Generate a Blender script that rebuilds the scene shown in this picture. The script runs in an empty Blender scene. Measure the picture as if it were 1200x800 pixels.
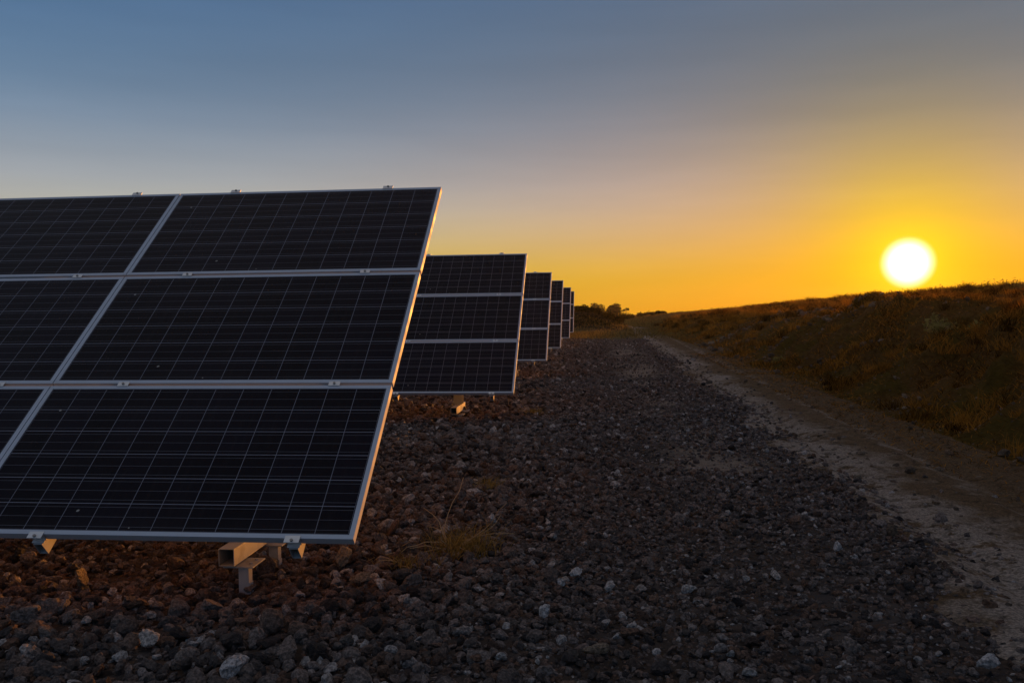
import bpy, math
import numpy as np
from mathutils import Matrix, Vector

R = math.radians
rng = np.random.default_rng(7)
scene = bpy.context.scene
COL = scene.collection

# ------------------------------------------------------------------ camera
CAM = np.array([1.115, -3.682, 1.45])
PITCH, YAW, ROLL, FOC = -0.0364, 0.102, -0.0113, 980.2
FW = np.array([-math.sin(YAW)*math.cos(PITCH), math.cos(YAW)*math.cos(PITCH), math.sin(PITCH)])
RT0 = np.array([math.cos(YAW), math.sin(YAW), 0.0])
UP0 = np.cross(RT0, FW)
RT = RT0*math.cos(ROLL) + UP0*math.sin(ROLL)
UP = -RT0*math.sin(ROLL) + UP0*math.cos(ROLL)


def ray(px, py):
    d = FW*FOC + RT*(px-600) - UP*(py-400)
    return d/np.linalg.norm(d)


def on_plane(px, py, z=0.0):
    """where the sight line through a photo point meets height z"""
    d = ray(px, py)
    return CAM + d*((z-CAM[2])/d[2])


def at_y(px, py, y):
    d = ray(px, py)
    return CAM + d*((y-CAM[1])/d[1])


cam_data = bpy.data.cameras.new('camera')
cam_data.sensor_fit = 'HORIZONTAL'
cam_data.sensor_width = 36.0
cam_data.lens = FOC/1200*36.0
cam_data.clip_start = 0.05
cam_data.clip_end = 6000
cam = bpy.data.objects.new('camera', cam_data)
COL.objects.link(cam)
cam.matrix_world = Matrix(((RT[0], UP[0], -FW[0], CAM[0]), (RT[1], UP[1], -FW[1], CAM[1]),
                           (RT[2], UP[2], -FW[2], CAM[2]), (0, 0, 0, 1)))
scene.camera = cam

SUN = ray(1064, 308)
SUN_EL = math.asin(SUN[2])
SUN_AZ = math.atan2(SUN[0], SUN[1])


# ------------------------------------------------------------------ noise in numpy
def _hash(ix, iy, seed):
    h = (ix.astype(np.int64)*374761393 + iy.astype(np.int64)*668265263 + seed*982451653) & 0xffffffff
    h = ((h ^ (h >> 13))*1274126177) & 0xffffffff
    h = h ^ (h >> 16)
    return (h & 0xffff)/65535.0


def vnoise(x, y, seed=0):
    x = np.asarray(x, float); y = np.asarray(y, float)
    ix, iy = np.floor(x), np.floor(y)
    fx, fy = x-ix, y-iy
    fx = fx*fx*(3-2*fx); fy = fy*fy*(3-2*fy)
    a = _hash(ix, iy, seed); b = _hash(ix+1, iy, seed)
    c = _hash(ix, iy+1, seed); d = _hash(ix+1, iy+1, seed)
    return (a*(1-fx)+b*fx)*(1-fy) + (c*(1-fx)+d*fx)*fy - 0.5


def fbm(x, y, f=1.0, octaves=4, seed=0, gain=0.5):
    s, a = 0.0, 1.0
    for k in range(octaves):
        s = s + a*vnoise(x*f+17.3*k, y*f-9.1*k, seed+k)
        a *= gain; f *= 2.03
    return s


def sstep(a, b, x):
    t = np.clip((x-a)/(b-a), 0, 1)
    return t*t*(3-2*t)


def foot_x(y):
    return 5.25 + 0.7*fbm(y, 0*y, 0.16, 3, 31)


def height(x, y):
    x, y = np.broadcast_arrays(np.asarray(x, float), np.asarray(y, float))
    z = 0.035*fbm(x, y, 0.5, 3, 3) + 0.018*fbm(x, y, 2.3, 2, 5)
    # wheel ruts of the dirt track
    cx = 3.95 + 0.02*y + 0.10*np.sin(y*0.21)
    for off in (-0.75, 0.15):
        w_ = x-cx-off-.05*vnoise(y*1.3, 0*y, 45)
        z = z + (.7+.8*vnoise(y*.9, 0*y+off, 46))*(-0.055*np.exp(-(w_/0.11)**2)+.022*np.exp(-((np.abs(w_)-.21)/.06)**2))*sstep(60, 45, y)
    z = z - 0.02*sstep(3.0, 3.5, x)
    # bank on the right: steep lumpy lower face, then a long shallow rise to the crest
    fx = foot_x(y)
    la = np.interp(y, [0, 20, 38, 80], [1.46, 1.44, 1.02, .80])
    low = la*sstep(0, 3.3, x-fx)
    crest = np.interp(y, [0, 26, 38, 55, 86, 150, 210], [2.00, 2.06, 2.06, 1.84, 1.58, 1.28, .80])-la
    up = crest*sstep(1.6, 11.6, x-fx)
    amp = sstep(-.3, 1.2, x-fx)*(1-0.65*sstep(3.5, 8, x-fx))*(1-.72*sstep(12, 34, y))
    lumps = 0.52*fbm(x, y, 0.5, 4, 11) + 0.46*fbm(x, y, 1.8, 4, 12, .6)
    far_fade = 1-0.85*sstep(60, 200, y)
    z = z + (low*(0.93+0.25*vnoise(y*0.13, 0*y, 40)) + up + lumps*amp)*far_fade
    z = z + 0.10*sstep(8, 12, x-fx)*fbm(x, y, 0.12, 3, 14)
    # field beyond the crest falls gently away
    z = z - 0.030*np.maximum(0, x-19.0)
    # long dark heap of earth that closes the strip at the far end
    hx = np.interp(x, [-30, -1, .1, 1.1, 2.1, 3.1, 3.9], [1.65, 1.56, 1.44, 1.15, .68, .20, 0])
    heap = hx*np.exp(-((y-61)/6.0)**2)
    z = z + heap*(1+0.22*fbm(x, y, 0.45, 3, 21)) + 0.25*np.exp(-((y-61)/7)**2)*sstep(6, 4, x)*fbm(x, y, .8, 3, 22)
    # lumps along the far end of the bank
    z = z + 0.22*np.exp(-((x-9.5)/3.2)**2-((y-92)/7)**2)*(1+fbm(x, y, .5, 3, 23))
    # everything beyond falls away
    z = z - 0.00002*np.maximum(0, y-150)**2 - 0.00002*np.maximum(0, -x-60)**2 - 0.0002*np.maximum(0, -y-20)**2
    return z


def tag(o, label=None, cat=None, group=None, kind=None):
    if label: o['label'] = label
    if cat: o['category'] = cat
    if group: o['group'] = group
    if kind: o['kind'] = kind
    return o


def mesh_np(name, verts, faces, mat, parent=None, smooth=False, attrs=None):
    """verts (n,3); faces an (m,k) int array, or a list of such arrays"""
    me = bpy.data.meshes.new(name)
    if not isinstance(faces, list): faces = [faces]
    verts = np.ascontiguousarray(verts, dtype=np.float32)
    me.vertices.add(len(verts)); me.vertices.foreach_set('co', verts.ravel())
    loops = np.concatenate([f.ravel() for f in faces]).astype(np.int32)
    tot = np.concatenate([np.full(len(f), f.shape[1], np.int32) for f in faces])
    start = np.concatenate([[0], np.cumsum(tot)[:-1]]).astype(np.int32)
    me.loops.add(len(loops)); me.loops.foreach_set('vertex_index', loops)
    me.polygons.add(len(tot)); me.polygons.foreach_set('loop_start', start); me.polygons.foreach_set('loop_total', tot)
    me.polygons.foreach_set('use_smooth', np.full(len(tot), smooth, dtype=bool))
    for k, v in (attrs or {}).items():
        a = me.attributes.new(k, 'FLOAT', 'POINT'); a.data.foreach_set('value', np.ascontiguousarray(v, dtype=np.float32))
    me.update(calc_edges=True)
    if mat: me.materials.append(mat)
    o = bpy.data.objects.new(name, me); COL.objects.link(o)
    if parent: o.parent = parent
    return o


class MB:
    """collects boxes, prisms and tubes into one mesh"""
    def __init__(s): s.v = []; s.f = []; s.n = 0
    def add(s, v, f):
        s.v.append(np.array(v, float)); s.f += [tuple(i+s.n for i in q) for q in f]; s.n += len(v); return s
    def box(s, x0, x1, y0, y1, z0, z1):
        v = [(x, y, z) for z in (z0, z1) for y in (y0, y1) for x in (x0, x1)]
        return s.add(v, [(0, 2, 3, 1), (4, 5, 7, 6), (0, 1, 5, 4), (1, 3, 7, 5), (3, 2, 6, 7), (2, 0, 4, 6)])
    def cyl(s, c, r, h, axis=2, n=12):
        v = []
        for k in (0, 1):
            for i in range(n):
                a = 2*math.pi*i/n; p = [r*math.cos(a), r*math.sin(a), h*k]
                p = {2: p, 1: [p[0], p[2], p[1]], 0: [p[2], p[0], p[1]]}[axis]
                v.append((p[0]+c[0], p[1]+c[1], p[2]+c[2]))
        f = [(i, (i+1) % n, n+(i+1) % n, n+i) for i in range(n)] + [tuple(range(n-1, -1, -1)), tuple(range(n, 2*n))]
        return s.add(v, f)
    def build(s, name, mat, parent=None, bevel=0.0):
        me = bpy.data.meshes.new(name)
        me.from_pydata([tuple(p) for p in np.concatenate(s.v)], [], s.f); me.update()
        me.materials.append(mat)
        o = bpy.data.objects.new(name, me); COL.objects.link(o)
        if parent: o.parent = parent
        if bevel:
            b = o.modifiers.new('edge', 'BEVEL'); b.width = bevel; b.segments = 2; b.limit_method = 'ANGLE'
        return o


# ------------------------------------------------------------------ material helpers
class NT:
    def __init__(s, name):
        s.mat = bpy.data.materials.new(name); s.mat.use_nodes = True
        s.t = s.mat.node_tree; s.t.nodes.clear()
        s.out = s.t.nodes.new('ShaderNodeOutputMaterial')
        s.b = s.t.nodes.new('ShaderNodeBsdfPrincipled')
        s.t.links.new(s.b.outputs[0], s.out.inputs['Surface'])
    def n(s, kind, **kw):
        q = s.t.nodes.new('ShaderNode'+kind)
        for k, v in kw.items(): setattr(q, k, v)
        return q
    def put(s, sock, v):
        if isinstance(v, bpy.types.NodeSocket): s.t.links.new(v, sock)
        elif isinstance(v, (tuple, list)) and len(v) == 3 and sock.type == 'RGBA': sock.default_value = (*v, 1)
        else: sock.default_value = v
    def m(s, op, a, b=0.0, c=0.0, clamp=False):
        q = s.n('Math', operation=op, use_clamp=clamp)
        s.put(q.inputs[0], a); s.put(q.inputs[1], b); s.put(q.inputs[2], c)
        return q.outputs[0]
    def mix(s, f, a, b, blend='MIX'):
        q = s.n('Mix', data_type='RGBA', blend_type=blend)
        s.put(q.inputs[0], f); s.put(q.inputs[6], a); s.put(q.inputs[7], b)
        return q.outputs[2]
    def ramp(s, f, a, b, c=0.0, d=1.0, smooth=True):
        q = s.n('MapRange', interpolation_type='SMOOTHSTEP' if smooth else 'LINEAR')
        s.put(q.inputs[0], f); s.put(q.inputs[1], a); s.put(q.inputs[2], b); s.put(q.inputs[3], c); s.put(q.inputs[4], d)
        return q.outputs[0]
    def noise(s, vec, scale, detail=4.0, rough=0.55):
        q = s.n('TexNoise'); s.put(q.inputs['Vector'], vec); s.put(q.inputs['Scale'], scale)
        s.put(q.inputs['Detail'], detail); s.put(q.inputs['Roughness'], rough)
        return q.outputs[0]
    def voro(s, vec, scale, out=0):
        q = s.n('TexVoronoi'); s.put(q.inputs['Vector'], vec); s.put(q.inputs['Scale'], scale)
        return q.outputs[out]
    def pos(s): return s.n('NewGeometry').outputs['Position']
    def obj(s): return s.n('TexCoord').outputs['Object']
    def attr(s, name): return s.n('Attribute', attribute_name=name).outputs['Fac']
    def bump(s, h, strength, dist):
        q = s.n('Bump'); s.put(q.inputs['Height'], h); q.inputs['Strength'].default_value = strength
        q.inputs['Distance'].default_value = dist
        s.t.links.new(q.outputs[0], s.b.inputs['Normal'])
    def set(s, **kw):
        for k, v in kw.items(): s.put(s.b.inputs[k.replace('_', ' ')], v)
        return s.mat


def mat_metal(name, col, rough=0.4, metal=0.85, stain=(0.3, 0.22, 0.15), amount=0.25):
    t = NT(name); p = t.obj()
    n1 = t.noise(p, 9, 5); n2 = t.noise(p, 70, 3)
    f = t.m('MULTIPLY', t.ramp(n1, .45, .75), amount)
    c = t.mix(f, col, stain)
    c = t.mix(t.m('MULTIPLY', n2, .22), c, tuple(x*.55 for x in col))
    t.bump(n2, .05, .002)
    t.b.inputs['Specular IOR Level'].default_value = .3
    return t.set(Base_Color=c, Metallic=metal, Roughness=t.ramp(n1, .2, .8, rough-.08, rough+.15))


M_FRAME = mat_metal('anodised_aluminium', (.42, .45, .50), .62, .2, (.42, .40, .37), .3)
M_CLAMP = mat_metal('clamp_aluminium', (.60, .60, .60), .38, .6)
M_STEEL = mat_metal('galvanised_steel', (.31, .315, .32), .6, .2, (.15, .125, .10), .55)
M_BOLT = mat_metal('bolt_steel', (.25, .24, .23), .4, .9)

# backsheet and photovoltaic glass
t = NT('white_backsheet')
M_BACK = t.set(Base_Color=(.70, .70, .68), Roughness=.55)


def mat_cells():
    t = NT('photovoltaic_glass')
    uv = t.n('UVMap').outputs[0]
    sp = t.n('SeparateXYZ'); t.t.links.new(uv, sp.inputs[0])
    u, v = sp.outputs[0], sp.outputs[1]                     # u in cells 0..12, v in cells 0..6
    fu, fv = t.m('FRACT', u), t.m('FRACT', v)
    iu, iv = t.m('FLOOR', u), t.m('FLOOR', v)
    du = t.m('MINIMUM', fu, t.m('SUBTRACT', 1, fu)); dv = t.m('MINIMUM', fv, t.m('SUBTRACT', 1, fv))
    gap_u = t.m('LESS_THAN', du, .0085)
    gap_v = t.m('LESS_THAN', dv, .0095)
    # busbars run along the long side, three to a cell
    bus = 0.0
    for c, w in ((.14, .0040), (.5, .0040), (.86, .0040)):
        b = t.m('LESS_THAN', t.m('ABSOLUTE', t.m('SUBTRACT', fv, c)), w)
        bus = b if isinstance(bus, float) else t.m('MAXIMUM', bus, b)
    out_u = t.m('MAXIMUM', t.m('LESS_THAN', u, 0.0), t.m('GREATER_THAN', u, 12.0))
    out_v = t.m('MAXIMUM', t.m('LESS_THAN', v, 0.0), t.m('GREATER_THAN', v, 6.0))
    edge = t.m('MAXIMUM', out_u, out_v)
    # per cell tone
    cmb = t.n('CombineXYZ'); t.put(cmb.inputs[0], iu); t.put(cmb.inputs[1], iv)
    oi = t.n('ObjectInfo').outputs['Random']; t.put(cmb.inputs[2], t.m('MULTIPLY', oi, 50))
    wn = t.n('TexWhiteNoise'); t.t.links.new(cmb.outputs[0], wn.inputs[0])
    p = t.obj()
    grain = t.voro(p, 75, 1)
    sg = t.n('SeparateColor'); t.t.links.new(grain, sg.inputs[0])
    tone = t.m('ADD', t.m('MULTIPLY', wn.outputs[0], .6), t.m('ADD', t.m('MULTIPLY', sg.outputs[0], .3), t.m('MULTIPLY', t.m('SUBTRACT', oi, .5), .5)))
    cell = t.mix(tone, (.0026, .0023, .0052), (.0062, .0054, .0120))
    line = t.mix(gap_u, t.mix(gap_v, cell, (.22, .22, .26)), (.19, .19, .225))
    c = t.mix(t.m('MULTIPLY', bus, t.m('SUBTRACT', 1, gap_v)), line, (.15, .15, .175))
    c = t.mix(edge, c, (.010, .010, .016))
    # dust film, heavier towards the lower lip, and a few dried droppings
    dust = t.ramp(t.noise(p, 2.3, 5, .6), .40, .85, 0, .006)
    mpg = t.n('Mapping'); t.put(mpg.inputs[0], p); mpg.inputs['Scale'].default_value = (9, .7, 1)
    off = t.n('CombineXYZ'); t.put(off.inputs[0], t.m('MULTIPLY', oi, 40)); t.put(mpg.inputs['Location'], off.outputs[0])
    streak = t.ramp(t.noise(mpg.outputs[0], 3.0, 5, .6), .46, .80, 0, .012)
    low = t.m('ADD', t.ramp(v, .7, -.1, 0, .016), streak)
    c = t.mix(t.m('ADD', dust, low), c, (.35, .30, .25))
    sv = t.voro(p, 5.5, 0)
    spk = t.m('MULTIPLY', t.m('LESS_THAN', sv, t.ramp(t.noise(p, 9, 2), .3, .7, .0, .075)), t.m('GREATER_THAN', t.noise(p, 1.7, 2), .50))
    c = t.mix(t.m('MULTIPLY', spk, .5), c, (.5, .47, .42))
    rough = t.ramp(t.noise(p, 3.5, 4), .3, .8, .10, .22)
    t.put(t.b.inputs['IOR'], 1.26)
    t.b.inputs['Specular IOR Level'].default_value = .17
    return t.set(Base_Color=c, Roughness=rough)


M_CELL = mat_cells()


def mat_rock(name, lo, hi, red, spread=1.0, pale=(.56, .49, .44)):
    t = NT(name); p = t.obj(); a = t.attr('tint')
    c = t.mix(t.ramp(a, 0, .85, 0, 1, False), lo, hi)
    c = t.mix(t.ramp(t.m('FRACT', t.m('MULTIPLY', a, 37.7)), .60, .95, 0, .8), c, red)
    c = t.mix(t.ramp(a, .92, .985), c, pale)
    n = t.noise(p, 75, 6, .7); n2 = t.noise(p, 14, 3)
    c = t.mix(t.ramp(n, .38, .66), t.mix(.70, c, (0, 0, 0)), c)  # noise hollows blackened: crevice shade painted into the stone colour
    c = t.mix(t.ramp(n2, .5, .8, 0, .35), c, (.16, .13, .10))
    t.bump(t.m('ADD', n, t.m('MULTIPLY', n2, .6)), 1.0, .018)
    t.b.inputs['Specular IOR Level'].default_value = .22
    return t.set(Base_Color=c, Roughness=t.ramp(n2, .3, .7, .6, .85))


M_ROCK = mat_rock('lava_gravel', (.018, .013, .012), (.28, .212, .178), (.20, .10, .056))
M_PALE = mat_rock('pale_stone', (.50, .46, .44), (.62, .57, .54), (.50, .42, .36))
M_CLOD = mat_rock('dry_clods', (.07, .042, .024), (.34, .24, .16), (.20, .11, .055))


def mat_ground():
    t = NT('gravel_ground'); p = t.pos()
    sp = t.n('SeparateXYZ'); t.t.links.new(p, sp.inputs[0]); x, y = sp.outputs[0], sp.outputs[1]
    n = t.noise(p, 1.1, 5); nf = t.noise(p, 22, 5, .65)
    vcol = t.voro(p, 16, 1); vd = t.voro(p, 16, 0)
    s = t.n('SeparateColor'); t.t.links.new(vcol, s.inputs[0])
    stones = t.mix(s.outputs[0], (.014, .011, .010), (.085, .068, .058))
    stones = t.mix(t.ramp(s.outputs[1], .8, 1, 0, .8), stones, (.09, .055, .036))
    fines = t.mix(nf, (.022, .016, .012), (.085, .062, .046))
    c = t.mix(t.ramp(n, .40, .66, 0, .75), stones, fines)
    # patches where the gravel is worn through to pale dust
    wx = t.m('ABSOLUTE', t.m('SUBTRACT', x, 2.1))
    worn = t.m('MULTIPLY', t.ramp(wx, .9, .15), t.ramp(t.m('ADD', t.noise(p, .55, 5, .6), t.ramp(y, 9, 20, 0, .10)), .44, .60))
    worn = t.m('MULTIPLY', worn, t.ramp(y, 2.5, 4.0))
    c = t.mix(t.m('MULTIPLY', worn, .8), c, t.mix(nf, (.12, .09, .066), (.38, .295, .225)))
    # weedy ground past the last rows, then the heap
    grass = t.ramp(t.m('ADD', y, t.m('MULTIPLY', t.m('SUBTRACT', n, .5), 9)), 36, 40)
    c = t.mix(grass, c, t.mix(t.noise(p, .8, 4), (.06, .045, .02), (.15, .11, .045)))
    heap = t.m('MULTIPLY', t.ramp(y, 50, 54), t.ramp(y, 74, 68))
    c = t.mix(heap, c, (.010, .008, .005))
    t.bump(t.m('ADD', t.m('MULTIPLY', vd, -1.0), nf), 1.0, .04)
    t.b.inputs['Specular IOR Level'].default_value = .06
    return t.set(Base_Color=c, Roughness=.92)


def mat_track():
    t = NT('pale_dirt'); p = t.pos()
    sp = t.n('SeparateXYZ'); t.t.links.new(p, sp.inputs[0]); x, y = sp.outputs[0], sp.outputs[1]
    n = t.noise(p, .9, 6, .6); nf = t.noise(p, 17, 6, .65); nm = t.noise(p, 4, 5, .6)
    ng = t.noise(p, 60, 4, .7)
    pale = t.mix(nf, (.30, .225, .165), (.62, .50, .40))
    dark = t.mix(nf, (.075, .043, .020), (.34, .215, .115))
    # pale along the gravel edge and down the two ruts, weedy brown elsewhere
    wob = t.m('ADD', t.m('MULTIPLY', t.m('SUBTRACT', t.noise(p, .5, 5), .5), 1.6), t.m('MULTIPLY', t.m('SUBTRACT', nm, .5), .9))
    lean = t.m('MULTIPLY', y, .02)
    d0 = t.m('ABSOLUTE', t.m('ADD', t.m('SUBTRACT', t.m('SUBTRACT', x, t.m('MULTIPLY', lean, .5)), 3.30), wob))
    d1 = t.m('ABSOLUTE', t.m('ADD', t.m('SUBTRACT', t.m('SUBTRACT', x, lean), 4.10), t.m('MULTIPLY', wob, .3)))
    f = t.m('MAXIMUM', t.ramp(d0, .62, .12), t.m('MULTIPLY', t.ramp(d1, .15, .04), t.ramp(nm, .40, .65, .1, .8)))
    patch = t.ramp(t.m('ADD', t.m('ADD', nm, t.m('MULTIPLY', n, .8)), t.m('MULTIPLY', nf, .55)), 1.00, 1.14)
    f = t.m('MULTIPLY', f, patch)
    c = t.mix(f, dark, pale)
    c = t.mix(t.ramp(t.noise(p, 7, 5, .65), .54, .66, 0, .7), c, (.030, .022, .010))
    c = t.mix(t.ramp(ng, .42, .62, .55, 0), c, (.015, .011, .008))
    t.bump(t.m('ADD', t.m('ADD', nf, nm), t.m('MULTIPLY', ng, .5)), 1.0, .06)
    t.b.inputs['Specular IOR Level'].default_value = .06
    return t.set(Base_Color=c, Roughness=.95)


def mat_bank():
    t = NT('bank_soil'); p = t.pos()
    n = t.noise(p, .7, 6, .6); nf = t.noise(p, 9, 6, .65); nm = t.noise(p, 2.6, 5, .6)
    soil = t.mix(nf, (.036, .016, .004), (.23, .115, .032))
    weed = t.mix(nf, (.030, .020, .004), (.17, .105, .018))
    c = t.mix(t.ramp(t.m('ADD', n, t.m('MULTIPLY', nm, .4)), .60, .82), soil, weed)
    t.bump(t.m('ADD', nf, t.m('MULTIPLY', nm, 2)), 1.0, .2)
    t.b.inputs['Specular IOR Level'].default_value = .06
    return t.set(Base_Color=c, Roughness=.95)


def mat_leaf(name, a, b, trans=.35):
    t = NT(name); w = t.attr('tint')
    c = t.mix(w, a, b)
    d = t.n('BsdfDiffuse'); t.put(d.inputs[0], c)
    tr = t.n('BsdfTranslucent'); t.put(tr.inputs[0], c)
    mx = t.n('MixShader'); mx.inputs[0].default_value = trans
    t.t.links.new(d.outputs[0], mx.inputs[1]); t.t.links.new(tr.outputs[0], mx.inputs[2])
    t.t.links.new(mx.outputs[0], t.out.inputs['Surface'])
    t.t.nodes.remove(t.b)
    return t.mat


M_DRY = mat_leaf('dry_grass', (.045, .034, .011), (.17, .115, .036))
M_WEED = mat_leaf('bank_weeds', (.030, .013, .002), (.48, .212, .030), .55)
M_CROP = mat_leaf('crop_stalks', (.10, .060, .014), (.30, .18, .045), .6)
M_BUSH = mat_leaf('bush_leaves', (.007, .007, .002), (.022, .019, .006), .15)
M_TUFT = mat_leaf('tuft_straw', (.15, .095, .026), (.42, .26, .075), .5)
M_VERGE = mat_leaf('verge_straw', (.075, .055, .016), (.27, .18, .055), .45)
M_TREE = mat_leaf('tree_leaves', (.025, .028, .010), (.070, .068, .022), .25)
M_PLANT = mat_leaf('weed_leaves', (.16, .14, .04), (.36, .28, .09), .6)
t = NT('bark'); M_BARK = t.set(Base_Color=t.mix(t.noise(t.obj(), 6, 4), (.05, .038, .028), (.11, .09, .07)), Roughness=.9)
t = NT('dry_twig'); M_TWIG = t.set(Base_Color=t.mix(t.noise(t.obj(), 30, 3), (.24, .16, .08), (.46, .33, .18)), Roughness=.85)


# ------------------------------------------------------------------ terrain sheets
def sheet(name, xs, ys, mat, dz=0.0, xmap=None):
    X, Y = np.meshgrid(xs, ys)
    if xmap is not None: X = xmap(X, Y)
    Z = height(X, Y)+(dz(X, Y) if callable(dz) else dz)
    nx, ny = len(xs), len(ys)
    i = (np.arange(ny-1)[:, None]*nx + np.arange(nx-1)[None, :]).ravel()
    f = np.stack([i, i+1, i+nx+1, i+nx], 1)
    return mesh_np(name, np.stack([X, Y, Z], -1).reshape(-1, 3), f, mat, smooth=True)


def grow(a, b, s0, k):
    out = [a]; s = s0
    while out[-1] < b: out.append(out[-1]+s); s *= k
    out[-1] = b
    return np.array(out)


YS = np.concatenate([-grow(8, 120, .6, 1.25)[::-1], np.arange(-7.9, -3, .3), np.arange(-3, 24, .09), np.arange(24, 110, .28), grow(110, 380, .8, 1.08)])
XL = np.concatenate([-grow(7, 300, .4, 1.15)[::-1], np.arange(-6.8, 5.0, .10), [5.0]])
M_GROUND, M_TRACK, M_BANK = mat_ground(), mat_track(), mat_bank()
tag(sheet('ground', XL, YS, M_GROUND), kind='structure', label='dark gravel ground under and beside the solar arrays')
S = np.concatenate([np.arange(0, 5, .08), np.arange(5, 16, .16), grow(16, 300, .3, 1.12)])
tag(sheet('earth_bank', 5.0+S, YS, M_BANK), kind='structure', label='lumpy weedy earth bank rising to the crop field on the right')
TY = np.concatenate([np.arange(-5, 24, .07), np.arange(24, 62, .2)])
TS = np.concatenate([np.linspace(0, 1, 40)])


def edge_x(y):
    return 3.10 + 0.010*np.clip(y, 0, 30) + 0.50*fbm(y, 0*y, .30, 3, 51) + 0.30*fbm(y, 0*y, 2.2, 3, 52)


def track_x(S_, Y):
    l = edge_x(Y)-.32
    return l + (5.0-l)*S_


tag(sheet('dirt_track', TS, TY, M_TRACK, lambda X, Y: -.030+.042*sstep(-.30, .02, X-edge_x(Y)), track_x), kind='structure', label='pale dirt track between the gravel and the bank')


# ------------------------------------------------------------------ stones
def ico(sub):
    import bmesh
    bm = bmesh.new(); bmesh.ops.create_icosphere(bm, subdivisions=sub, radius=1.0)
    v = np.array([q.co[:] for q in bm.verts]); f = np.array([[q.index for q in p.verts] for p in bm.faces])
    bm.free(); return v, f


def rock_shapes(sub, count, seed, cuts=(7, 12)):
    r = np.random.default_rng(seed); d, f = ico(sub); out = []
    for _ in range(count):
        k = r.integers(*cuts)
        nrm = r.normal(size=(k, 3)); nrm /= np.linalg.norm(nrm, axis=1)[:, None]
        dist = r.uniform(.42, 1.0, k)
        dots = d@nrm.T
        rad = np.min(np.where(dots > .05, dist/np.maximum(dots, .05), 9), axis=1)
        rad = np.minimum(rad, 1.15)*(1+r.normal(0, .065, len(d)))
        out.append(d*rad[:, None]*np.array([1.0, r.uniform(.55, .95), r.uniform(.42, .85)]))
    return out, f


def rand_rot(n, r, tilt=.5):
    a = r.uniform(0, 2*np.pi, n); b = r.normal(0, tilt, n); c = r.normal(0, tilt, n)
    ca, sa, cb, sb, cc, sc = np.cos(a), np.sin(a), np.cos(b), np.sin(b), np.cos(c), np.sin(c)
    Rz = np.zeros((n, 3, 3)); Rz[:, 0, 0] = ca; Rz[:, 0, 1] = -sa; Rz[:, 1, 0] = sa; Rz[:, 1, 1] = ca; Rz[:, 2, 2] = 1
    Rx = np.zeros((n, 3, 3)); Rx[:, 0, 0] = 1; Rx[:, 1, 1] = cb; Rx[:, 1, 2] = -sb; Rx[:, 2, 1] = sb; Rx[:, 2, 2] = cb
    Ry = np.zeros((n, 3, 3)); Ry[:, 1, 1] = 1; Ry[:, 0, 0] = cc; Ry[:, 0, 2] = sc; Ry[:, 2, 0] = -sc; Ry[:, 2, 2] = cc
    return Rz@Rx@Ry


def stones(P, size, sub, seed, sink=.25):
    r = np.random.default_rng(seed); shapes, f = rock_shapes(sub, 36, seed+1)
    n = len(P); which = r.integers(0, len(shapes), n)
    A = np.stack(shapes)[which]                                     # n, nv, 3
    rot = rand_rot(n, r)
    V = np.einsum('nij,nvj->nvi', rot, A)*size[:, None, None]
    base = P.copy(); base[:, 2] += -.012+size*(.5-sink+r.uniform(-.1, .75, n))
    V += base[:, None, :]
    nv = A.shape[1]
    F = (f[None]+(np.arange(n)*nv)[:, None, None]).reshape(-1, 3)
    return V.reshape(-1, 3), F, np.repeat(r.uniform(0, 1, n), nv)


def scatter(n, x0, x1, y0, y1, r, keep=None):
    x = r.uniform(x0, x1, n); y = r.uniform(y0, y1, n)
    if keep is not None:
        k = r.uniform(0, 1, n) < keep(x, y); x, y = x[k], y[k]
    return np.stack([x, y, height(x, y)], 1)


def gravel_keep(x, y):
    edge = edge_x(y)
    k = sstep(.60, -.30, x-edge)**1.5 + 0.06*sstep(1.5, .2, x-edge)
    thin = sstep(.02, .30, fbm(x, y, .45, 4, 61)+.16*sstep(10, 20, y))*sstep(1.1, .2, np.abs(x-2.1))*sstep(2.5, 4.0, y)
    return k*(1-.72*thin)


gv, gf, gt, off = [], [], [], 0
def gravel(n, x0, x1, y0, y1, s_mean, s_sig, sub, seed, smin, smax):
    global off
    r = np.random.default_rng(seed)
    P = scatter(n, x0, x1, y0, y1, r, gravel_keep)
    s = np.clip(np.exp(r.normal(math.log(s_mean), s_sig, len(P))), smin, smax)
    s *= 1+.25*fbm(P[:, 0], P[:, 1], 1.3, 2, 66)
    s *= 1-.34*sstep(-.4, 1.8, P[:, 0])                              # finer towards the track
    v, f, tt = stones(P, s, sub, seed)
    gv.append(v); gf.append(f+off); gt.append(tt); off += len(v)


gravel(32000, -3.0, 3.9, -1.3, 3.0, .018, .46, 2, 101, .010, .04)
gravel(4200, -3.0, 3.9, -1.3, 3.0, .033, .36, 3, 102, .026, .065)
gravel(40000, -2.8, 4.2, 3.0, 10.0, .023, .50, 2, 103, .014, .065)
gravel(30000, -3.2, 4.2, 10.0, 22.0, .029, .48, 1, 104, .02, .09)
gravel(16000, -4.0, 4.2, 22.0, 38.0, .040, .35, 1, 105, .025, .10)
gravel(24000, .1, 3.9, -1.3, 3.0, .017, .40, 2, 107, .010, .04)
gravel(14000, .1, 4.2, 3.0, 6.0, .020, .40, 2, 108, .012, .045)
gravel(22000, .1, 4.2, 6.0, 14.0, .027, .40, 1, 109, .016, .06)
gravel(16000, -7.5, -2.6, -1.5, 6.0, .030, .42, 1, 110, .016, .075)
gravel(5000, -7.0, -2.8, 4.0, 30.0, .045, .35, 1, 106, .025, .10)
o = mesh_np('gravel', np.concatenate(gv), np.concatenate(gf), M_ROCK, attrs={'tint': np.concatenate(gt)})
tag(o, 'dark lava gravel spread loosely around the solar arrays', 'gravel', kind='stuff')

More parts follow.
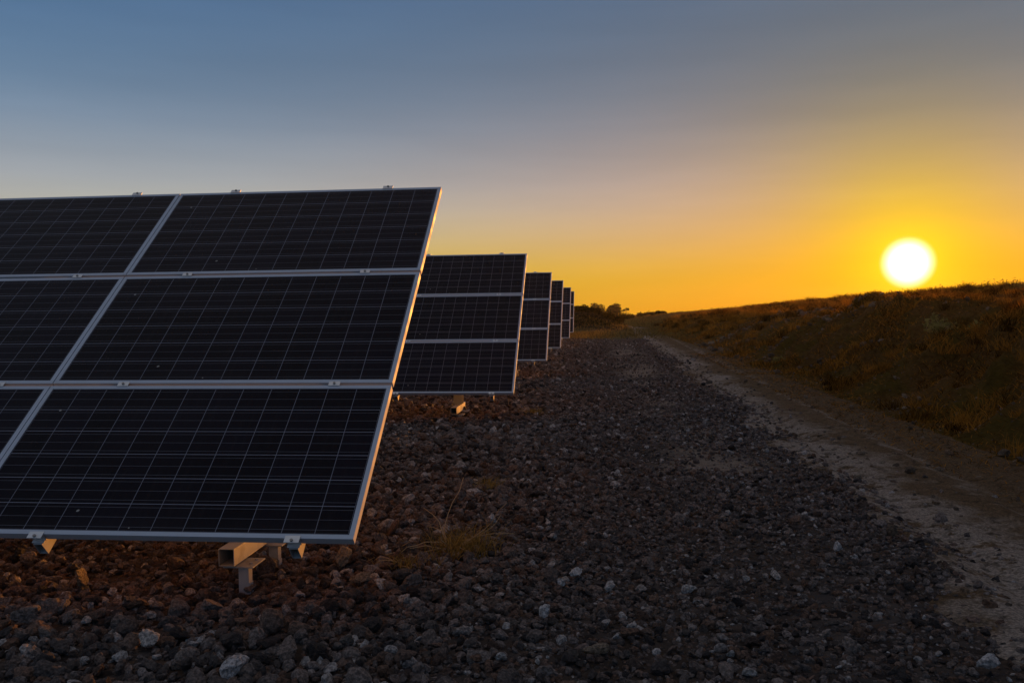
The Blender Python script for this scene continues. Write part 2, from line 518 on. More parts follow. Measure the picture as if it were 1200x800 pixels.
# clods and small stones on the track and the foot of the bank
r = np.random.default_rng(5)
P = scatter(15000, 2.9, 6.2, -1.5, 32, r, lambda x, y: .22+.85*sstep(-.1, .3, fbm(x, y, .6, 3, 71)))
v, f, tt = stones(P, np.clip(np.exp(r.normal(math.log(.017), .5, len(P))), .007, .07), 1, 6, .35)
P2 = scatter(4200, 5.0, 10, 0, 32, r, lambda x, y: sstep(-.05, .3, fbm(x, y, .5, 3, 72)))
v2, f2, t2 = stones(P2, np.clip(np.exp(r.normal(math.log(.045), .5, len(P2))), .02, .17), 2, 8, .35)
o = mesh_np('dirt_clods', np.concatenate([v, v2]), np.concatenate([f, f2+len(v)]), M_CLOD, attrs={'tint': np.concatenate([tt, t2])*.9})
tag(o, 'loose brown clods and pebbles on the track and the bank foot', 'rubble', kind='stuff')

# the pale stones that stand out singly
G_ST = 'pale stones lying on the gravel'
STONES = [(676, 677, .052, 'whitish blocky stone on dark gravel, biggest and brightest right of the near array'),
          (657, 691, .026, 'small pale pebble beside the biggest whitish stone on the gravel'),
          (97, 691, .062, 'long flat tan stone on the gravel below the near array and left of its posts'),
          (277, 793, .066, 'pale grey stone cut by the lower edge of the picture, in front of the posts'),
          (1159, 788, .046, 'white oblong stone by the lower right corner, close to the dirt track'),
          (638, 730, .036, 'flat pale chip on dark gravel, below the biggest whitish stone'),
          (697, 770, .040, 'tan oblong stone on the near gravel, below the flat pale chip'),
          (982, 650, .036, 'pale stone on fine gravel a little left of the dirt track'),
          (576, 617, .050, 'rounded grey stone on the gravel behind the dry weed tuft'),
          (404, 666, .064, 'brown pitted stone on the gravel just right of the near posts'),
          (425, 687, .050, 'pinkish brown stone on gravel in front of the pitted one'),
          (658, 431, .075, 'white chunk on distant gravel beside the third array')]
for k, (px, py, s, lab) in enumerate(STONES):
    p = on_plane(px, py, .015); p[2] = height(p[0], p[1])
    rr = np.random.default_rng(300+k)
    shp, f = rock_shapes(3, 1, 400+k, (8, 12))
    V = shp[0]*s*1.15*np.array([1.25 if 'long' in lab or 'oblong' in lab else 1.0, .8, .85])
    V = V@rand_rot(1, rr, .2)[0].T
    V[:, 2] -= V[:, 2].min()+s*.15
    warm = .3 if 'brown' in lab or 'tan' in lab else .1
    o = mesh_np('stone', V, f, M_CLOD if warm > .2 else M_PALE, attrs={'tint': np.full(len(V), .7)})
    o.location = tuple(p+np.array([0, 0, .040]))
    tag(o, lab, 'stone', G_ST)


# ------------------------------------------------------------------ grass and leaves
def blades(P, h, w, lean, r, tint=None, droop=.35):
    """bent grass blades, five vertices each"""
    n = len(P); a = r.uniform(0, 2*np.pi, n)
    d = np.stack([np.cos(a), np.sin(a), 0*a], 1)
    b = r.uniform(0, 2*np.pi, n); side = np.stack([np.cos(b), np.sin(b), 0*b], 1)
    up = np.array([0, 0, 1.0])
    ln = lean*r.uniform(.3, 1.3, n)
    p1 = P + up*(h*.55)[:, None] + d*(h*ln*.35)[:, None]
    p2 = P + up*(h*(1-droop*ln*.5))[:, None] + d*(h*ln)[:, None]
    hw = side*(w*.5)[:, None]
    V = np.stack([P-hw, P+hw, p1-hw*.8, p1+hw*.8, p2], 1).reshape(-1, 3)
    i = np.arange(n)*5
    F4 = np.stack([i, i+1, i+3, i+2], 1); F3 = np.stack([i+2, i+3, i+4], 1)
    tt = r.uniform(0, 1, n) if tint is None else tint
    return V, [F4, F3], np.repeat(tt, 5)


def leaf_cloud(C, size, r, flat=.0):
    """one bent quad leaf at each point"""
    n = len(C)
    u = r.normal(size=(n, 3)); u[:, 2] *= 1-flat; u /= np.linalg.norm(u, axis=1)[:, None]
    v = np.cross(u, r.normal(size=(n, 3))); v /= np.linalg.norm(v, axis=1)[:, None]
    s = size[:, None]
    V = np.stack([C-u*s, C-v*s*.45, C+u*s, C+v*s*.45], 1).reshape(-1, 3)
    i = np.arange(n)*4
    return V, np.stack([i, i+1, i+2, i+3], 1), np.repeat(r.uniform(0, 1, n), 4)


r = np.random.default_rng(21)
# weeds and dry grass on the bank: clumps with bare soil between them
def bank_keep(x, y):
    return sstep(-.12, .22, fbm(x, y, .75, 4, 81))*sstep(-.3, .7, x-foot_x(y))
P = np.concatenate([scatter(120000, 5.0, 11, 1, 22, r, bank_keep), scatter(70000, 5.0, 17, 18, 55, r, bank_keep),
                    scatter(26000, 5.0, 18, 50, 150, r, bank_keep), scatter(30000, 10, 17, 8, 40, r)])
dist = np.hypot(P[:, 0]-CAM[0], P[:, 1]-CAM[1])
tuss = np.clip(fbm(P[:, 0], P[:, 1], 1.6, 3, 83)*1.6, -.7, 1.2)
h = r.uniform(.04, .15, len(P))*(1+.9*tuss)
V, F, T = blades(P, h, .004+.0005*dist, 1.7, r, tint=np.clip(r.uniform(0, 1, len(P))**1.6+.5*tuss*.6, 0, 1))
# straw lying flat on the soil
P = np.concatenate([scatter(60000, 4.2, 10.5, 0, 24, r, lambda x, y: .35+.65*sstep(-.2, .2, fbm(x, y, 1.1, 3, 89))), scatter(40000, 5.0, 16, 18, 60, r)])
dist = np.hypot(P[:, 0]-CAM[0], P[:, 1]-CAM[1])
Vs, Fs, Ts = blades(P, r.uniform(.02, .06, len(P)), .004+.0005*dist, 4.0, r, tint=r.uniform(0, 1, len(P))**2*1.25, droop=.1)
nv = len(V); V = np.concatenate([V, Vs]); F = [F[0], F[1], Fs[0]+nv, Fs[1]+nv]; T = np.concatenate([T, Ts])
# tussocks
Ct = np.concatenate([scatter(700, 5.2, 11, 2, 24, r, lambda x, y: sstep(-.15, .2, fbm(x, y, .5, 3, 94))), scatter(900, 6, 17, 18, 70, r)])
kk = np.repeat(np.arange(len(Ct)), 70); sz = r.uniform(.4, 1.25, len(Ct))[kk]*(1+.012*np.hypot(Ct[:, 0], Ct[:, 1]))[kk]
P = Ct[kk]+np.stack([r.normal(0, .075, len(kk))*sz, r.normal(0, .075, len(kk))*sz, 0*sz], 1)
dist = np.hypot(P[:, 0]-CAM[0], P[:, 1]-CAM[1])
Vs, Fs, Ts = blades(P, r.uniform(.08, .26, len(P))*sz, .003+.0004*dist, 1.0, r, tint=np.clip(r.uniform(-.2, .8, len(Ct))[kk]+r.uniform(-.2, .3, len(kk)), 0, 1))
nv = len(V); V = np.concatenate([V, Vs]); F = F+[Fs[0]+nv, Fs[1]+nv]; T = np.concatenate([T, Ts])
o = mesh_np('bank_grass', V, F, M_WEED, attrs={'tint': T})
tag(o, 'brown dry weeds and grass covering the bank', 'grass', kind='stuff')

# crop along the crest
P = np.concatenate([scatter(30000, 15.0, 26, 14, 60, r, lambda x, y: sstep(15.0, 18.0, x+.8*fbm(x, y, .4, 2, 84))),
                    scatter(22000, 13.5, 27, 55, 165, r, lambda x, y: sstep(13.5, 16.5, x))])
dist = np.hypot(P[:, 0]-CAM[0], P[:, 1]-CAM[1])
h = r.uniform(.07, .20, len(P)); tall = r.uniform(0, 1, len(P)) < .22; h[tall] *= r.uniform(1.3, 2.2, tall.sum()); h *= 1+.9*sstep(34, 24, P[:, 1])
V, F, T = blades(P, h, .010+.0005*dist, .35, r)
Pc = scatter(12000, 15.6, 20.5, 16, 50, r, lambda x, y: sstep(15.6, 16.8, x+.6*fbm(x, y, .5, 2, 95)))
hc = r.uniform(.18, .44, len(Pc))*np.interp(Pc[:, 1], [16, 30, 50], [1, .8, .45])
Vc, Fc, Tc = blades(Pc, hc, .008+.00035*np.hypot(Pc[:, 0], Pc[:, 1]), .25, r)
# ear or leaf on each stalk
E_ = P+np.array([0, 0, 1.])*(h*.9)[:, None]+r.normal(0, .02, (len(P), 3))
V2, F2, T2 = leaf_cloud(E_, .03+.0006*dist, r, .0)
nv = len(V); nw = nv+len(V2)
o = mesh_np('crop_field', np.concatenate([V, V2, Vc]), [F[0], F[1], F2+nv, Fc[0]+nw, Fc[1]+nw], M_CROP, attrs={'tint': np.concatenate([T, T2, Tc])})
tag(o, 'ripe crop standing along the crest of the bank', 'crop', kind='stuff')

# dry grass beyond the gravel, and sparse weeds on the track
P = np.concatenate([scatter(26000, -14, 7, 37, 58, r, lambda x, y: sstep(36.5, 42, y+1.5*fbm(x, y, .4, 3, 85))*(.35+.65*sstep(-.2, .2, fbm(x, y, .35, 3, 86)))),
                    scatter(16000, 2, 14, 62, 130, r)])
h = r.uniform(.05, .22, len(P))
V, F, T = blades(P, h, np.full(len(P), .035), .7, r)
P = scatter(30000, 3.3, 5.8, -1.0, 40, r, lambda x, y: sstep(.0, .35, fbm(x, y, .8, 4, 87)+.12*(x-4.4)))
h2 = r.uniform(.012, .05, len(P))
Vb, Fb, Tb = blades(P, h2, np.full(len(P), .006), 1.4, r)
nv = len(V)
o = mesh_np('verge_grass', np.concatenate([V, Vb]), [F[0], F[1], Fb[0]+nv, Fb[1]+nv], M_VERGE, attrs={'tint': np.concatenate([T, Tb])})
tag(o, 'short dry yellow grass beyond the gravel and along the track', 'grass', kind='stuff')

# weeds that make the far heap dark and rough
P = scatter(15000, -14, 4.5, 52, 68, r, lambda x, y: sstep(.15, .5, height(x, y)))
V, F, T = leaf_cloud(P+np.array([0, 0, 1.])*r.uniform(0, .28, len(P))[:, None], r.uniform(.04, .10, len(P)), r)
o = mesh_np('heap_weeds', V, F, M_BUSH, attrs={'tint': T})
tag(o, 'low dark weeds covering the heap of earth behind the last array', 'weeds', kind='stuff')


def limb_mesh(segs, n=7):
    """tapered tubes: (p0, p1, r0, r1)"""
    V, F, k = [], [], 0
    for p0, p1, r0, r1 in segs:
        p0, p1 = np.array(p0, float), np.array(p1, float); d = p1-p0; d /= np.linalg.norm(d)+1e-9
        a = np.cross(d, [0.3, .9, .2]); a /= np.linalg.norm(a); b = np.cross(d, a)
        an = np.arange(n)*2*np.pi/n
        ring = np.cos(an)[:, None]*a+np.sin(an)[:, None]*b
        V += [p0+ring*r0, p1+ring*r1]
        i = np.arange(n); j = (i+1) % n
        F.append(np.stack([k+i, k+j, k+n+j, k+n+i], 1)); k += 2*n
    return np.concatenate(V), np.concatenate(F)


def empty(name, loc, label, cat, group=None):
    o = bpy.data.objects.new(name, None); o.empty_display_size = .2; COL.objects.link(o)
    o.location = tuple(loc)
    return tag(o, label, cat, group)


def woody(name, cat, loc, ht, wd, n_leaf, leaf, mat, label, group, seed, trunk=.25, flat=1.0, clumps=9):
    r = np.random.default_rng(seed)
    root = empty(name, loc, label, cat, group)
    segs, C = [], []
    top = np.array([r.normal(0, .04)*wd, 0, ht*trunk])
    segs.append(((0, 0, -.3), top, ht*.035, ht*.026))
    for k in range(clumps):
        a = 2*np.pi*(k+r.uniform(-.3, .3))/clumps*1.618*2; q = r.uniform(.1, 1)**.6
        c = np.array([math.cos(a)*wd*.38*q, math.sin(a)*wd*.38*q, ht*(trunk+(1-trunk)*r.uniform(.04, .86)*(1-.25*q))])
        segs.append((top*r.uniform(.75, 1), c, ht*.014, ht*.004))
        m = n_leaf//clumps; rad = wd*r.uniform(.15, .26)
        u = r.normal(size=(m, 3)); u /= np.linalg.norm(u, axis=1)[:, None]
        C.append(c+u*(r.uniform(.35, 1, m)**.5*rad)[:, None]*np.array([1, 1, .72*flat])+r.normal(0, rad*.12, (m, 3)))
        for _ in range(3):
            e = c+r.normal(0, rad*.5, 3); segs.append((c, e, ht*.004, ht*.0015))
    v, f = limb_mesh(segs)
    mesh_np('trunk' if cat == 'tree' else 'stem', v, f, M_BARK, root, True)
    C = np.concatenate(C); C[:, 2] = np.maximum(C[:, 2], .03)
    v, f, tt = leaf_cloud(C, r.uniform(.6, 1.3, len(C))*leaf, r)
    mesh_np('crown' if cat == 'tree' else 'foliage', v, f, mat, root, attrs={'tint': tt})
    return root


# far trees on the skyline
def far(px, dist_y):
    p = at_y(px, 372, dist_y); return np.array([p[0], dist_y, height(p[0], dist_y)])


G_T = 'trees on the far skyline'
for k, (px, Y, ytop, wpx, lab, kw) in enumerate([
        (699, 190, 353.6, 20, 'broad round-topped tree on the far skyline, left of its twin', dict(clumps=12)),
        (718.5, 190, 354.6, 18, 'rounded tree on the far skyline, beside the thin one', dict(clumps=11)),
        (681, 200, 358.5, 17, 'low hazy tree just showing past the edge of the last array', dict(clumps=9)),
        (733.5, 175, 360.3, 8, 'thin spindly tree standing apart with flat open crown', dict(clumps=5, trunk=.62, flat=.5))]):
    loc = far(px, Y); top = at_y(px, ytop, Y); H_ = top[2]-loc[2]
    woody('distant_tree', 'tree', loc, H_, wpx/FOC*(Y+3.7)*1.12, 2600 if k < 3 else 260, .16 if k < 3 else .13, M_TREE, lab, G_T, 500+k, **{**dict(trunk=.06), **kw})
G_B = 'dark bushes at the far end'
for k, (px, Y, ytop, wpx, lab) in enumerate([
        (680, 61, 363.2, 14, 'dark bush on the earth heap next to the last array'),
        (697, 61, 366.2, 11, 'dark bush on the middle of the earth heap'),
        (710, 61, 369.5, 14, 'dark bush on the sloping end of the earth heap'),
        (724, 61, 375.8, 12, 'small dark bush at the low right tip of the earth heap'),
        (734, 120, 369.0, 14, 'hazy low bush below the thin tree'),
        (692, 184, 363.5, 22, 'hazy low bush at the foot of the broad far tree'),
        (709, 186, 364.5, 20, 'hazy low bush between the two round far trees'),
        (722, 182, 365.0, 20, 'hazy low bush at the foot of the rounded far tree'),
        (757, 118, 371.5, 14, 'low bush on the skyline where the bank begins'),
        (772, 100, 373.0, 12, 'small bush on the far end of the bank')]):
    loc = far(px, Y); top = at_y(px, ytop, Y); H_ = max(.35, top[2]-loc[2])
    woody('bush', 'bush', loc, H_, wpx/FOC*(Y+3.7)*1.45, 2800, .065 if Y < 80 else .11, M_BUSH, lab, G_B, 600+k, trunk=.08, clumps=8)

# leafy weeds on the bank that catch the sun
def weed(loc, ht, n, label, seed, spread=.5):
    r = np.random.default_rng(seed); root = empty('weed_plant', loc, label, 'plant', 'tall weeds on the bank')
    segs, C, S_ = [], [], []
    for k in range(n):
        a = r.uniform(0, 2*np.pi); q = r.uniform(.1, 1); hh = ht*r.uniform(.55, 1)
        base = np.array([r.normal(0, .015), r.normal(0, .015), -.05])
        hh *= r.uniform(.45, 1.1)*(1.15-.6*q); mid = base+np.array([math.cos(a)*spread*q*.5+r.normal(0, .05), math.sin(a)*spread*q*.5+r.normal(0, .05), hh*.55])
        tip = base+np.array([math.cos(a)*spread*q, math.sin(a)*spread*q, hh*(1-.3*q)])
        segs += [(base, mid, .006, .004), (mid, tip, .004, .0015)]
        m = 12
        tt = r.uniform(.0, 1, m)[:, None]
        C.append(np.concatenate([mid+(tip-mid)*tt, base+(mid-base)*r.uniform(.3, 1, (6, 1))])+r.normal(0, .03, (m+6, 3))); S_.append(r.uniform(.02, .07, m+6))
    v, f = limb_mesh(segs, 5); mesh_np('stem', v, f, M_TWIG, root, True)
    v, f, tt = leaf_cloud(np.concatenate(C), np.concatenate(S_), r, .2); mesh_np('foliage', v, f, M_PLANT, root, attrs={'tint': tt})


def weed_at(px, py, y0, *a):
    """first ground hit of the sight line beyond y0"""
    d = ray(px, py); s = np.linspace(4, 90, 6000); Q = CAM+d*s[:, None]
    hit = np.where((Q[:, 2] < height(Q[:, 0], Q[:, 1])) & (Q[:, 1] > y0))[0]
    p = Q[hit[0]] if len(hit) else Q[-1]
    p = p.copy(); p[2] = height(p[0], p[1]); weed(p, *a)


weed_at(1102, 391, 2, .55, 22, 'leafy sunlit weed sprawling on the bank below the sun', 71, .50)
weed_at(914, 424, 2, .34, 9, 'pale sunlit weed low on the middle of the bank', 72, .25)
weed_at(1150, 388, 2, .32, 8, 'small weed on the bank right of the sunlit one', 73, .35)

# the dry tuft with bent twigs on the near gravel
def tuft(px, py, size, n_blade, n_twig, label, seed):
    p = on_plane(px, py, 0); p[2] = height(p[0], p[1])+.012
    root = empty('weed_tuft', p, label, 'plant', 'dry weed tufts in the gravel')
    r = np.random.default_rng(seed)
    B = np.stack([r.normal(.05, .09, n_blade)*size, r.normal(0, .09, n_blade)*size, np.full(n_blade, .0)], 1)
    V, F, T = blades(B, r.uniform(.05, .17, n_blade)*size, np.full(n_blade, .0045), 1.5, r)
    mesh_np('foliage', V, F, M_TUFT, root, attrs={'tint': T})
    segs = []
    for k in range(n_twig):
        a = r.uniform(0, 2*np.pi) if k > 2 else [3.0, 3.4, 2.6][k]
        L_ = r.uniform(.20, .38)*size; q = np.array([0, 0, .0]); rad = .004
        dirv = np.array([math.cos(a), math.sin(a), r.uniform(.2, .9)])
        for j in range(6):
            q2 = q+dirv*L_/6; segs.append((q, q2, rad, rad*.85)); rad *= .85; q = q2
            dirv = dirv+r.normal(0, .25, 3)+np.array([0, 0, -.12])
        if k < 3:
            segs.append((q-dirv*.08, q-dirv*.08+np.array([.06, -.05, .04]), .002, .001))
    v, f = limb_mesh(segs, 5); mesh_np('twig', v, f, M_TWIG, root, True)


tuft(530, 650, 1.15, 420, 11, 'dry weed tuft with bent straw twigs growing in the gravel by the near array', 91)
tuft(470, 668, .6, 120, 5, 'small dry weed sprig left of the bent straw tuft', 92)
tuft(566, 574, .7, 160, 4, 'small yellowish weed tuft in the gravel behind the bent straw one', 93)
tuft(622, 487, .9, 200, 4, 'low dry weed tuft on the gravel in front of the third array', 94)


# ------------------------------------------------------------------ solar arrays
TILT = 0.695
ZB = 0.42                          # lower edge above the ground
PW, PH, GU, GV = 1.971, 0.992, .005, .020
NC = 3


def frame_mb():
    b = MB(); lip, d, w = .024, .040, .0022
    X0, X1 = -PW, 0.0
    # hollow section: outer webs, top lips, inner return at the back; butted end to end
    b.box(X0, X1, 0, lip, -.006, 0); b.box(X0, X1, PH-lip, PH, -.006, 0)
    b.box(X0, X0+lip, lip, PH-lip, -.006, 0); b.box(X1-lip, X1, lip, PH-lip, -.006, 0)
    b.box(X0, X1, 0, w, -d, -.006); b.box(X0, X1, PH-w, PH, -d, -.006)
    b.box(X0, X0+w, w, PH-w, -d, -.006); b.box(X1-w, X1, w, PH-w, -d, -.006)
    b.box(X0+w, X1-w, w, .030, -d, -d+.002); b.box(X0+w, X1-w, PH-.030, PH-w, -d, -d+.002)
    return b


def glass_obj(parent):
    e = .0225
    me = bpy.data.meshes.new('glass')
    x0, x1, y0, y1, z0, z1 = -PW+e, -e, e, PH-e, -.0078, -.0016
    v = [(x, y, z) for z in (z0, z1) for y in (y0, y1) for x in (x0, x1)]
    f = [(4, 5, 7, 6), (0, 2, 3, 1), (0, 1, 5, 4), (1, 3, 7, 5), (3, 2, 6, 7), (2, 0, 4, 6)]
    me.from_pydata(v, [], f)
    uvl = me.uv_layers.new(name='UVMap')
    cw = .1595; mu = ((PW-2*e)-12*cw)/2; ch = .1565; mv = ((PH-2*e)-6*ch)/2
    for lp in me.loops:
        q = v[lp.vertex_index]
        uvl.data[lp.index].uv = ((q[0]-x0-mu)/cw, (q[1]-y0-mv)/ch)
    me.materials.append(M_CELL); me.materials.append(M_BACK)
    for k, p_ in enumerate(me.polygons): p_.material_index = 0 if k == 0 else 1
    me.update()
    o = bpy.data.objects.new('glass', me); COL.objects.link(o); o.parent = parent
    return o


root = bpy.data.objects.new('solar_array', None); COL.objects.link(root)
pan = frame_mb().build('solar_panel', M_FRAME, root, .0012)
glass = glass_obj(pan)
jb = MB().box(-PW/2-.06, -PW/2+.06, PH-.20, PH-.09, -.030, -.0085).build('junction_box', M_BOLT, pan, .004)
def put_panel(o, c, k):
    o.rotation_euler = (TILT+rng.normal(0, .0008), 0, rng.normal(0, .0005))
    v = k*(PH+GV)
    o.location = (-c*(PW+GU), v*math.cos(TILT), ZB+v*math.sin(TILT))
put_panel(pan, 0, 0)


def copy_tree(o, parent):
    c = o.copy(); COL.objects.link(c); c.parent = parent
    for ch in [q for q in o.children]: copy_tree(ch, c)
    return c


for c in range(NC):
    for k in range(3):
        if c or k: put_panel(copy_tree(pan, root), c, k)

# rails under the panels, two to a column of panels
TOTV = 3*PH+2*GV
RAILS = []                                     # offset at the lower edge, drift per metre up the slope
for c in range(NC):
    for u, k in (((.285, .036), (1.54, .002)) if c == 0 else ((.305, .012), (1.50, .006))): RAILS.append((-(c*(PW+GU)+u), -k))


def plane(o, x, v=0.0, n=0.0, yaw=0.0):
    o.rotation_euler = (Matrix.Rotation(TILT, 3, 'X') @ Matrix.Rotation(yaw, 3, 'Z')).to_euler()
    o.location = (x, v*math.cos(TILT)-n*math.sin(TILT), ZB+v*math.sin(TILT)+n*math.cos(TILT))
    return o


rail = None
for x, k in RAILS:
    if rail is None:
        b = MB(); w, d, tk = .044, .075, .003                       # hollow channel
        b.box(-w/2, w/2, -.03, TOTV+.03, -.0425-tk, -.0425)
        b.box(-w/2, -w/2+tk, -.03, TOTV+.03, -.0425-d, -.0425-tk); b.box(w/2-tk, w/2, -.03, TOTV+.03, -.0425-d, -.0425-tk)
        b.box(-w/2+tk, w/2-tk, -.03, TOTV+.03, -.0425-d, -.0425-d+tk)
        rail = plane(b.build('rail', M_STEEL, root), x, yaw=-k)
    else:
        c = rail.copy(); COL.objects.link(c); plane(c, x, yaw=-k)
# clamps hold the panels to the rails
mid = end = None
for x0, dr in RAILS:
    for k in range(4):
        x = x0+dr*k*(PH+GV)
        if k in (1, 2):
            v = k*PH+(k-.5)*GV
            if mid is None:
                mid = plane(MB().box(-.032, .032, -.017, .017, .0015, .0045).box(-.02, .02, -.006, .006, -.04, .0015).build('clamp', M_CLAMP, root, .0008), x, v)
                bl = MB().cyl((0, 0, .0045), .0075, .007, 2, 6).build('bolt', M_BOLT, mid)
            else: plane(copy_tree(mid, root), x, v)
        else:
            v, s = (0, 1) if k == 0 else (TOTV, -1)
            if end is None:
                end = plane(MB().box(-.036, .036, -.026, .012, .0015, .0045).box(-.036, .036, -.0065, -.0035, -.042, .0015).box(-.030, .030, -.024, -.0066, -.0418, -.038)
                            .build('clamp', M_CLAMP, root, .0008), x, v)
                bl2 = MB().cyl((0, -.015, .0045), .0075, .007, 2, 6).build('bolt', M_BOLT, end)
            else:
                c = plane(copy_tree(end, root), x, v)
                if s < 0: c.rotation_euler = (Matrix.Rotation(TILT, 3, 'X') @ Matrix.Rotation(math.pi, 3, 'Z')).to_euler()

# torque tube behind the rails and the supports that carry it
YC = 0.80                                                            # column line behind the lower edge
vt = YC/math.cos(TILT)
zt = ZB+vt*math.sin(TILT)-.195
LT = NC*(PW+GU)
MB().box(-LT+.15, -.20, YC-.045, YC+.045, zt-.05, zt+.05).build('cross_tube', M_STEEL, root, .006)
xb = at_y(265, 652, .40)[0]


def supports(x):
    col = MB().box(x-.060, x+.060, YC-.052, YC-.045, .252, zt+.03).box(x-.060, x+.060, YC+.053, YC+.060, .252, zt+.03)
    col.box(x-.004, x+.004, YC-.045, YC+.053, .252, zt-.052)
    col.build('column', M_STEEL, root, .001)
    b = MB(); w, t_ = .042, .0045
    y0, y1, z0, z1 = .40, 1.14, .156, .246
    b.box(x-w, x+w, y0, y1, z1-t_, z1); b.box(x-w, x+w, y0, y1, z0, z0+t_)
    b.box(x-w, x-w+t_, y0, y1, z0+t_, z1-t_); b.box(x+w-t_, x+w, y0, y1, z0+t_, z1-t_)
    b.build('base_beam', M_STEEL, root, .003)
    for yp in (.46, .86):
        # screw pile with a flange plate, standing close beside the beam
        q = MB(); xp = x+.075; w2, t2 = .027, .005
        q.box(xp-w2, xp+w2, yp-.024, yp-.019, -.15, .138); q.box(xp-w2, xp-w2+t2, yp-.019, yp+.024, -.15, .138)
        q.box(xp+w2-t2, xp+w2, yp-.019, yp+.024, -.15, .138)
        q.box(xp+w2, xp+w2+.006, yp-.022, yp+.020, -.15, .060)
        pl = q.build('post', M_STEEL, root, .0008)
        f_ = MB().box(x-.03, xp+.055, yp-.035, yp+.13, .140, .147)
        f_.cyl((xp+.022, yp+.02, .147), .010, .009, 2, 6).cyl((xp+.022, yp+.09, .147), .010, .009, 2, 6)
        f_.build('flange', M_STEEL, pl, .001)


supports(xb)
supports(xb-3.05)

ROWS = ['nearest solar array, three panels high, filling the left of the scene',
        'second solar array, half hidden by the nearest one, its yellow-lit column and beam showing below',
        'third solar array, narrow strip of panels beside the second one',
        'fourth solar array, thin strip of panels behind the third one',
        'fifth solar array, very thin strip between the fourth and the last one',
        'last and smallest solar array, a sliver in front of the dark heap']
G_A = 'solar arrays in a receding row'
tag(root, ROWS[0], 'solar array', G_A)
# right edges and lower corners of the arrays behind, from the photograph
EDGE = [(617.3, 297, 602.3, 460.0), (646.3, 318.9, 641.3, 421.8), (659.7, 328.4, 657.8, 407.3), (668.9, 336.6, 667.9, 395.6), (672.9, 341.2, 672.2, 388.9)]
for k, (xt, yt, xo, yo) in enumerate(EDGE):
    # distance from the apparent height of the edge
    rise = (TOTV*math.sin(TILT)); run = TOTV*math.cos(TILT)
    best = None
    for Y in np.linspace(6.4*(k+1), 7.4*(k+1), 400):
        a = at_y(xt, yt, Y+run); b = at_y(xo, yo, Y)
        e = abs((a[2]-b[2])-rise)
        if best is None or e < best[0]: best = (e, Y, b, a)
    _, Y, b, a = best
    c = copy_tree(root, None)
    c.location = ((a[0]+b[0])/2, Y, b[2]-ZB)
    tag(c, ROWS[k+1], 'solar array', G_A)
    print('row', k+2, c.location[:], a[0]-b[0])
    # the supports have slid along the beam between rows: line the visible one up with its own row
    if k == 0:
        dxs = at_y(531.5, 480, Y+.40)[0]-(c.location[0]+xb)
        print('support shift row 2', dxs)
        for ch in c.children:
            if ch.name.split('.')[0] in ('column', 'base_beam', 'post'): ch.location.x += dxs; ch.location.z -= .065

# ------------------------------------------------------------------ light and sky
world = bpy.data.worlds.new('World'); scene.world = world; world.use_nodes = True
wt = world.node_tree; wt.nodes.clear()
class WT(NT):
    def __init__(s): s.t = wt
w = WT()
out = w.n('OutputWorld'); bg = w.n('Background'); wt.links.new(bg.outputs[0], out.inputs[0])
sky = w.n('TexSky', sky_type='NISHITA', sun_disc=False, sun_elevation=SUN_EL, sun_rotation=SUN_AZ, altitude=100, air_density=1.0, dust_density=1.5, ozone_density=2.0)
SKY_STRENGTH = 0.10
tc = w.n('TexCoord').outputs['Generated']
vm = w.n('VectorMath', operation='NORMALIZE'); wt.links.new(tc, vm.inputs[0])
dp = w.n('VectorMath', operation='DOT_PRODUCT'); wt.links.new(vm.outputs[0], dp.inputs[0]); dp.inputs[1].default_value = tuple(SUN)
ang = w.m('ARCCOSINE', w.m('MINIMUM', dp.outputs['Value'], 1.0))       # angle from the sun, radians
bg.inputs[1].default_value = SKY_STRENGTH
sx = w.n('SeparateXYZ'); wt.links.new(vm.outputs[0], sx.inputs[0])
el = w.m('MULTIPLY', w.m('ARCSINE', sx.outputs[2]), 2/math.pi, clamp=True)      # 0 at the horizon, 1 overhead
cr = w.n('ValToRGB'); wt.links.new(el, cr.inputs[0])
STOPS = [(0, (.4229, .4118, .0293)), (1, (.4191, .4412, .0416)), (2, (.4139, .4690, .0634)), (3, (.4070, .4886, .1241)), (4, (.3948, .5002, .2300)),
         (5.5, (.3611, .5018, .400)), (7, (.3145, .4786, .530)), (8.5, (.2574, .4230, .560)), (10, (.2045, .3625, .530)), (12, (.1477, .2953, .4900)),
         (14, (.1087, .2445, .4461)), (16, (.0859, .2136, .4212)), (18, (.0711, .1931, .4091)), (20, (.0620, .1806, .4090)), (22, (.0564, .1738, .4185)),
         (25, (.0600, .1690, .410)), (32, (.085, .165, .35)), (45, (.165, .220, .295)), (60, (.255, .295, .345)), (90, (.275, .310, .360))]
cr.color_ramp.interpolation = 'LINEAR'
while len(cr.color_ramp.elements) < len(STOPS): cr.color_ramp.elements.new(1.0)
for e_, (d_, c_) in zip(cr.color_ramp.elements, STOPS): e_.position = d_/90
for e_, (d_, c_) in zip(cr.color_ramp.elements, STOPS): e_.color = (*c_, 1)
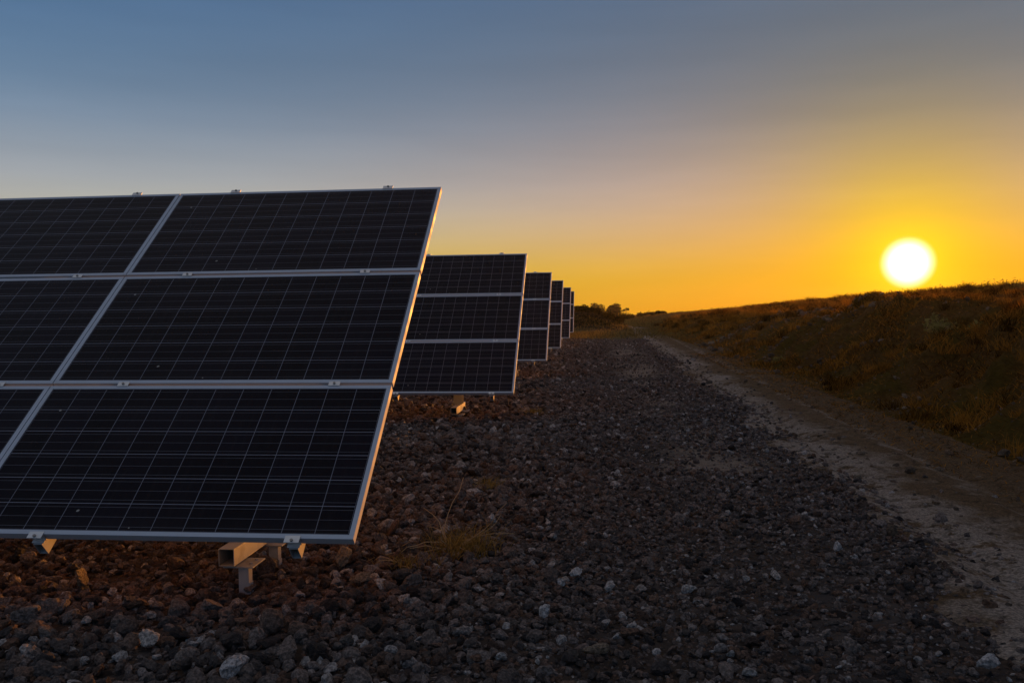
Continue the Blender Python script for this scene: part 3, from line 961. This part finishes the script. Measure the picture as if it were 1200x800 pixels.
# the warm side of the sky thins out away from the sun
away = w.ramp(ang, R(36), R(88))
lowsky = w.ramp(el, 15/90, 0)
base = w.mix(w.m('MULTIPLY', away, lowsky), cr.outputs[0], (.36, .33, .34))
E1 = w.m('EXPONENT', w.m('MULTIPLY', ang, -1/R(50))); E2 = w.m('EXPONENT', w.m('MULTIPLY', ang, -1/R(4)))
cm = w.n('CombineXYZ')
for i_, (g_, h_) in enumerate(((.776, .183), (-.31, .277), (-.8675, -3.647))):
    wt.links.new(w.m('EXPONENT', w.m('ADD', w.m('MULTIPLY', E1, g_), w.m('MULTIPLY', E2, h_))), cm.inputs[i_])
glow = w.mix(1.0, base, cm.outputs[0], 'MULTIPLY')
nish = w.mix(1.0, sky.outputs[0], (.04, .04, .02), 'MULTIPLY')      # physical sky, already in background units
EH = w.m('EXPONENT', w.m('MULTIPLY', ang, -1/R(2.1)))
halo = w.mix(1.0, w.mix(EH, (0, 0, 0), (.42, .47, .01)), w.mix(w.ramp(ang, R(1.72), R(.4)), (0, 0, 0), (3, 2.8, 2.2)), 'ADD')
tot = w.mix(1.0, w.mix(1.0, w.mix(1.0, glow, halo, 'ADD'), (1/SKY_STRENGTH,)*3, 'MULTIPLY'), nish, 'ADD')
for q_ in wt.nodes:
    if q_.bl_idname == 'ShaderNodeMix': q_.clamp_factor = True; q_.clamp_result = False
mp = w.n('Mapping'); wt.links.new(vm.outputs[0], mp.inputs[0]); mp.inputs['Scale'].default_value = (2.2, 2.2, 17)
band = w.ramp(w.noise(mp.outputs[0], 1.6, 5, .55), .25, .75, .955, 1.045, False)
bc = w.n('CombineColor')
for i_ in range(3): wt.links.new(band, bc.inputs[i_])
fin = w.n('Mix', data_type='RGBA', blend_type='MULTIPLY'); fin.inputs[0].default_value = 1
wt.links.new(tot, fin.inputs[6]); wt.links.new(bc.outputs[0], fin.inputs[7])
wt.links.new(fin.outputs[2], bg.inputs[0])

# hazy evening air: one closed box round the whole place
hz = MB().box(-310, 315, -130, 390, -60, 9).build('haze', bpy.data.materials.new('evening_haze'))
hm = hz.data.materials[0]; hm.use_nodes = True; hn = hm.node_tree; hn.nodes.clear()
ho = hn.nodes.new('ShaderNodeOutputMaterial'); hv = hn.nodes.new('ShaderNodeVolumePrincipled')
hv.inputs['Color'].default_value = (.92, .88, .82, 1); hv.inputs['Density'].default_value = .00013; hv.inputs['Anisotropy'].default_value = .62
hn.links.new(hv.outputs[0], ho.inputs['Volume'])
tag(hz, 'thin golden evening haze filling the air over the whole field', 'haze', kind='stuff')

sd = bpy.data.lights.new('sun', 'SUN'); sd.energy = 4.6; sd.angle = R(.53); sd.color = (1.0, .36, .055)
so = bpy.data.objects.new('sun', sd); COL.objects.link(so)
so.rotation_euler = Vector(SUN).to_track_quat('Z', 'Y').to_euler()

vs = scene.view_settings
vs.view_transform = 'Standard'; vs.look = 'None'; vs.gamma = 1.0; vs.exposure = 0.0; vs.use_curve_mapping = False
scene.cycles.max_bounces = 6
scene.cycles.use_adaptive_sampling = False
scene.cycles.use_denoising = True
scene.cycles.volume_bounces = 0
print('sun', math.degrees(SUN_EL), math.degrees(SUN_AZ))
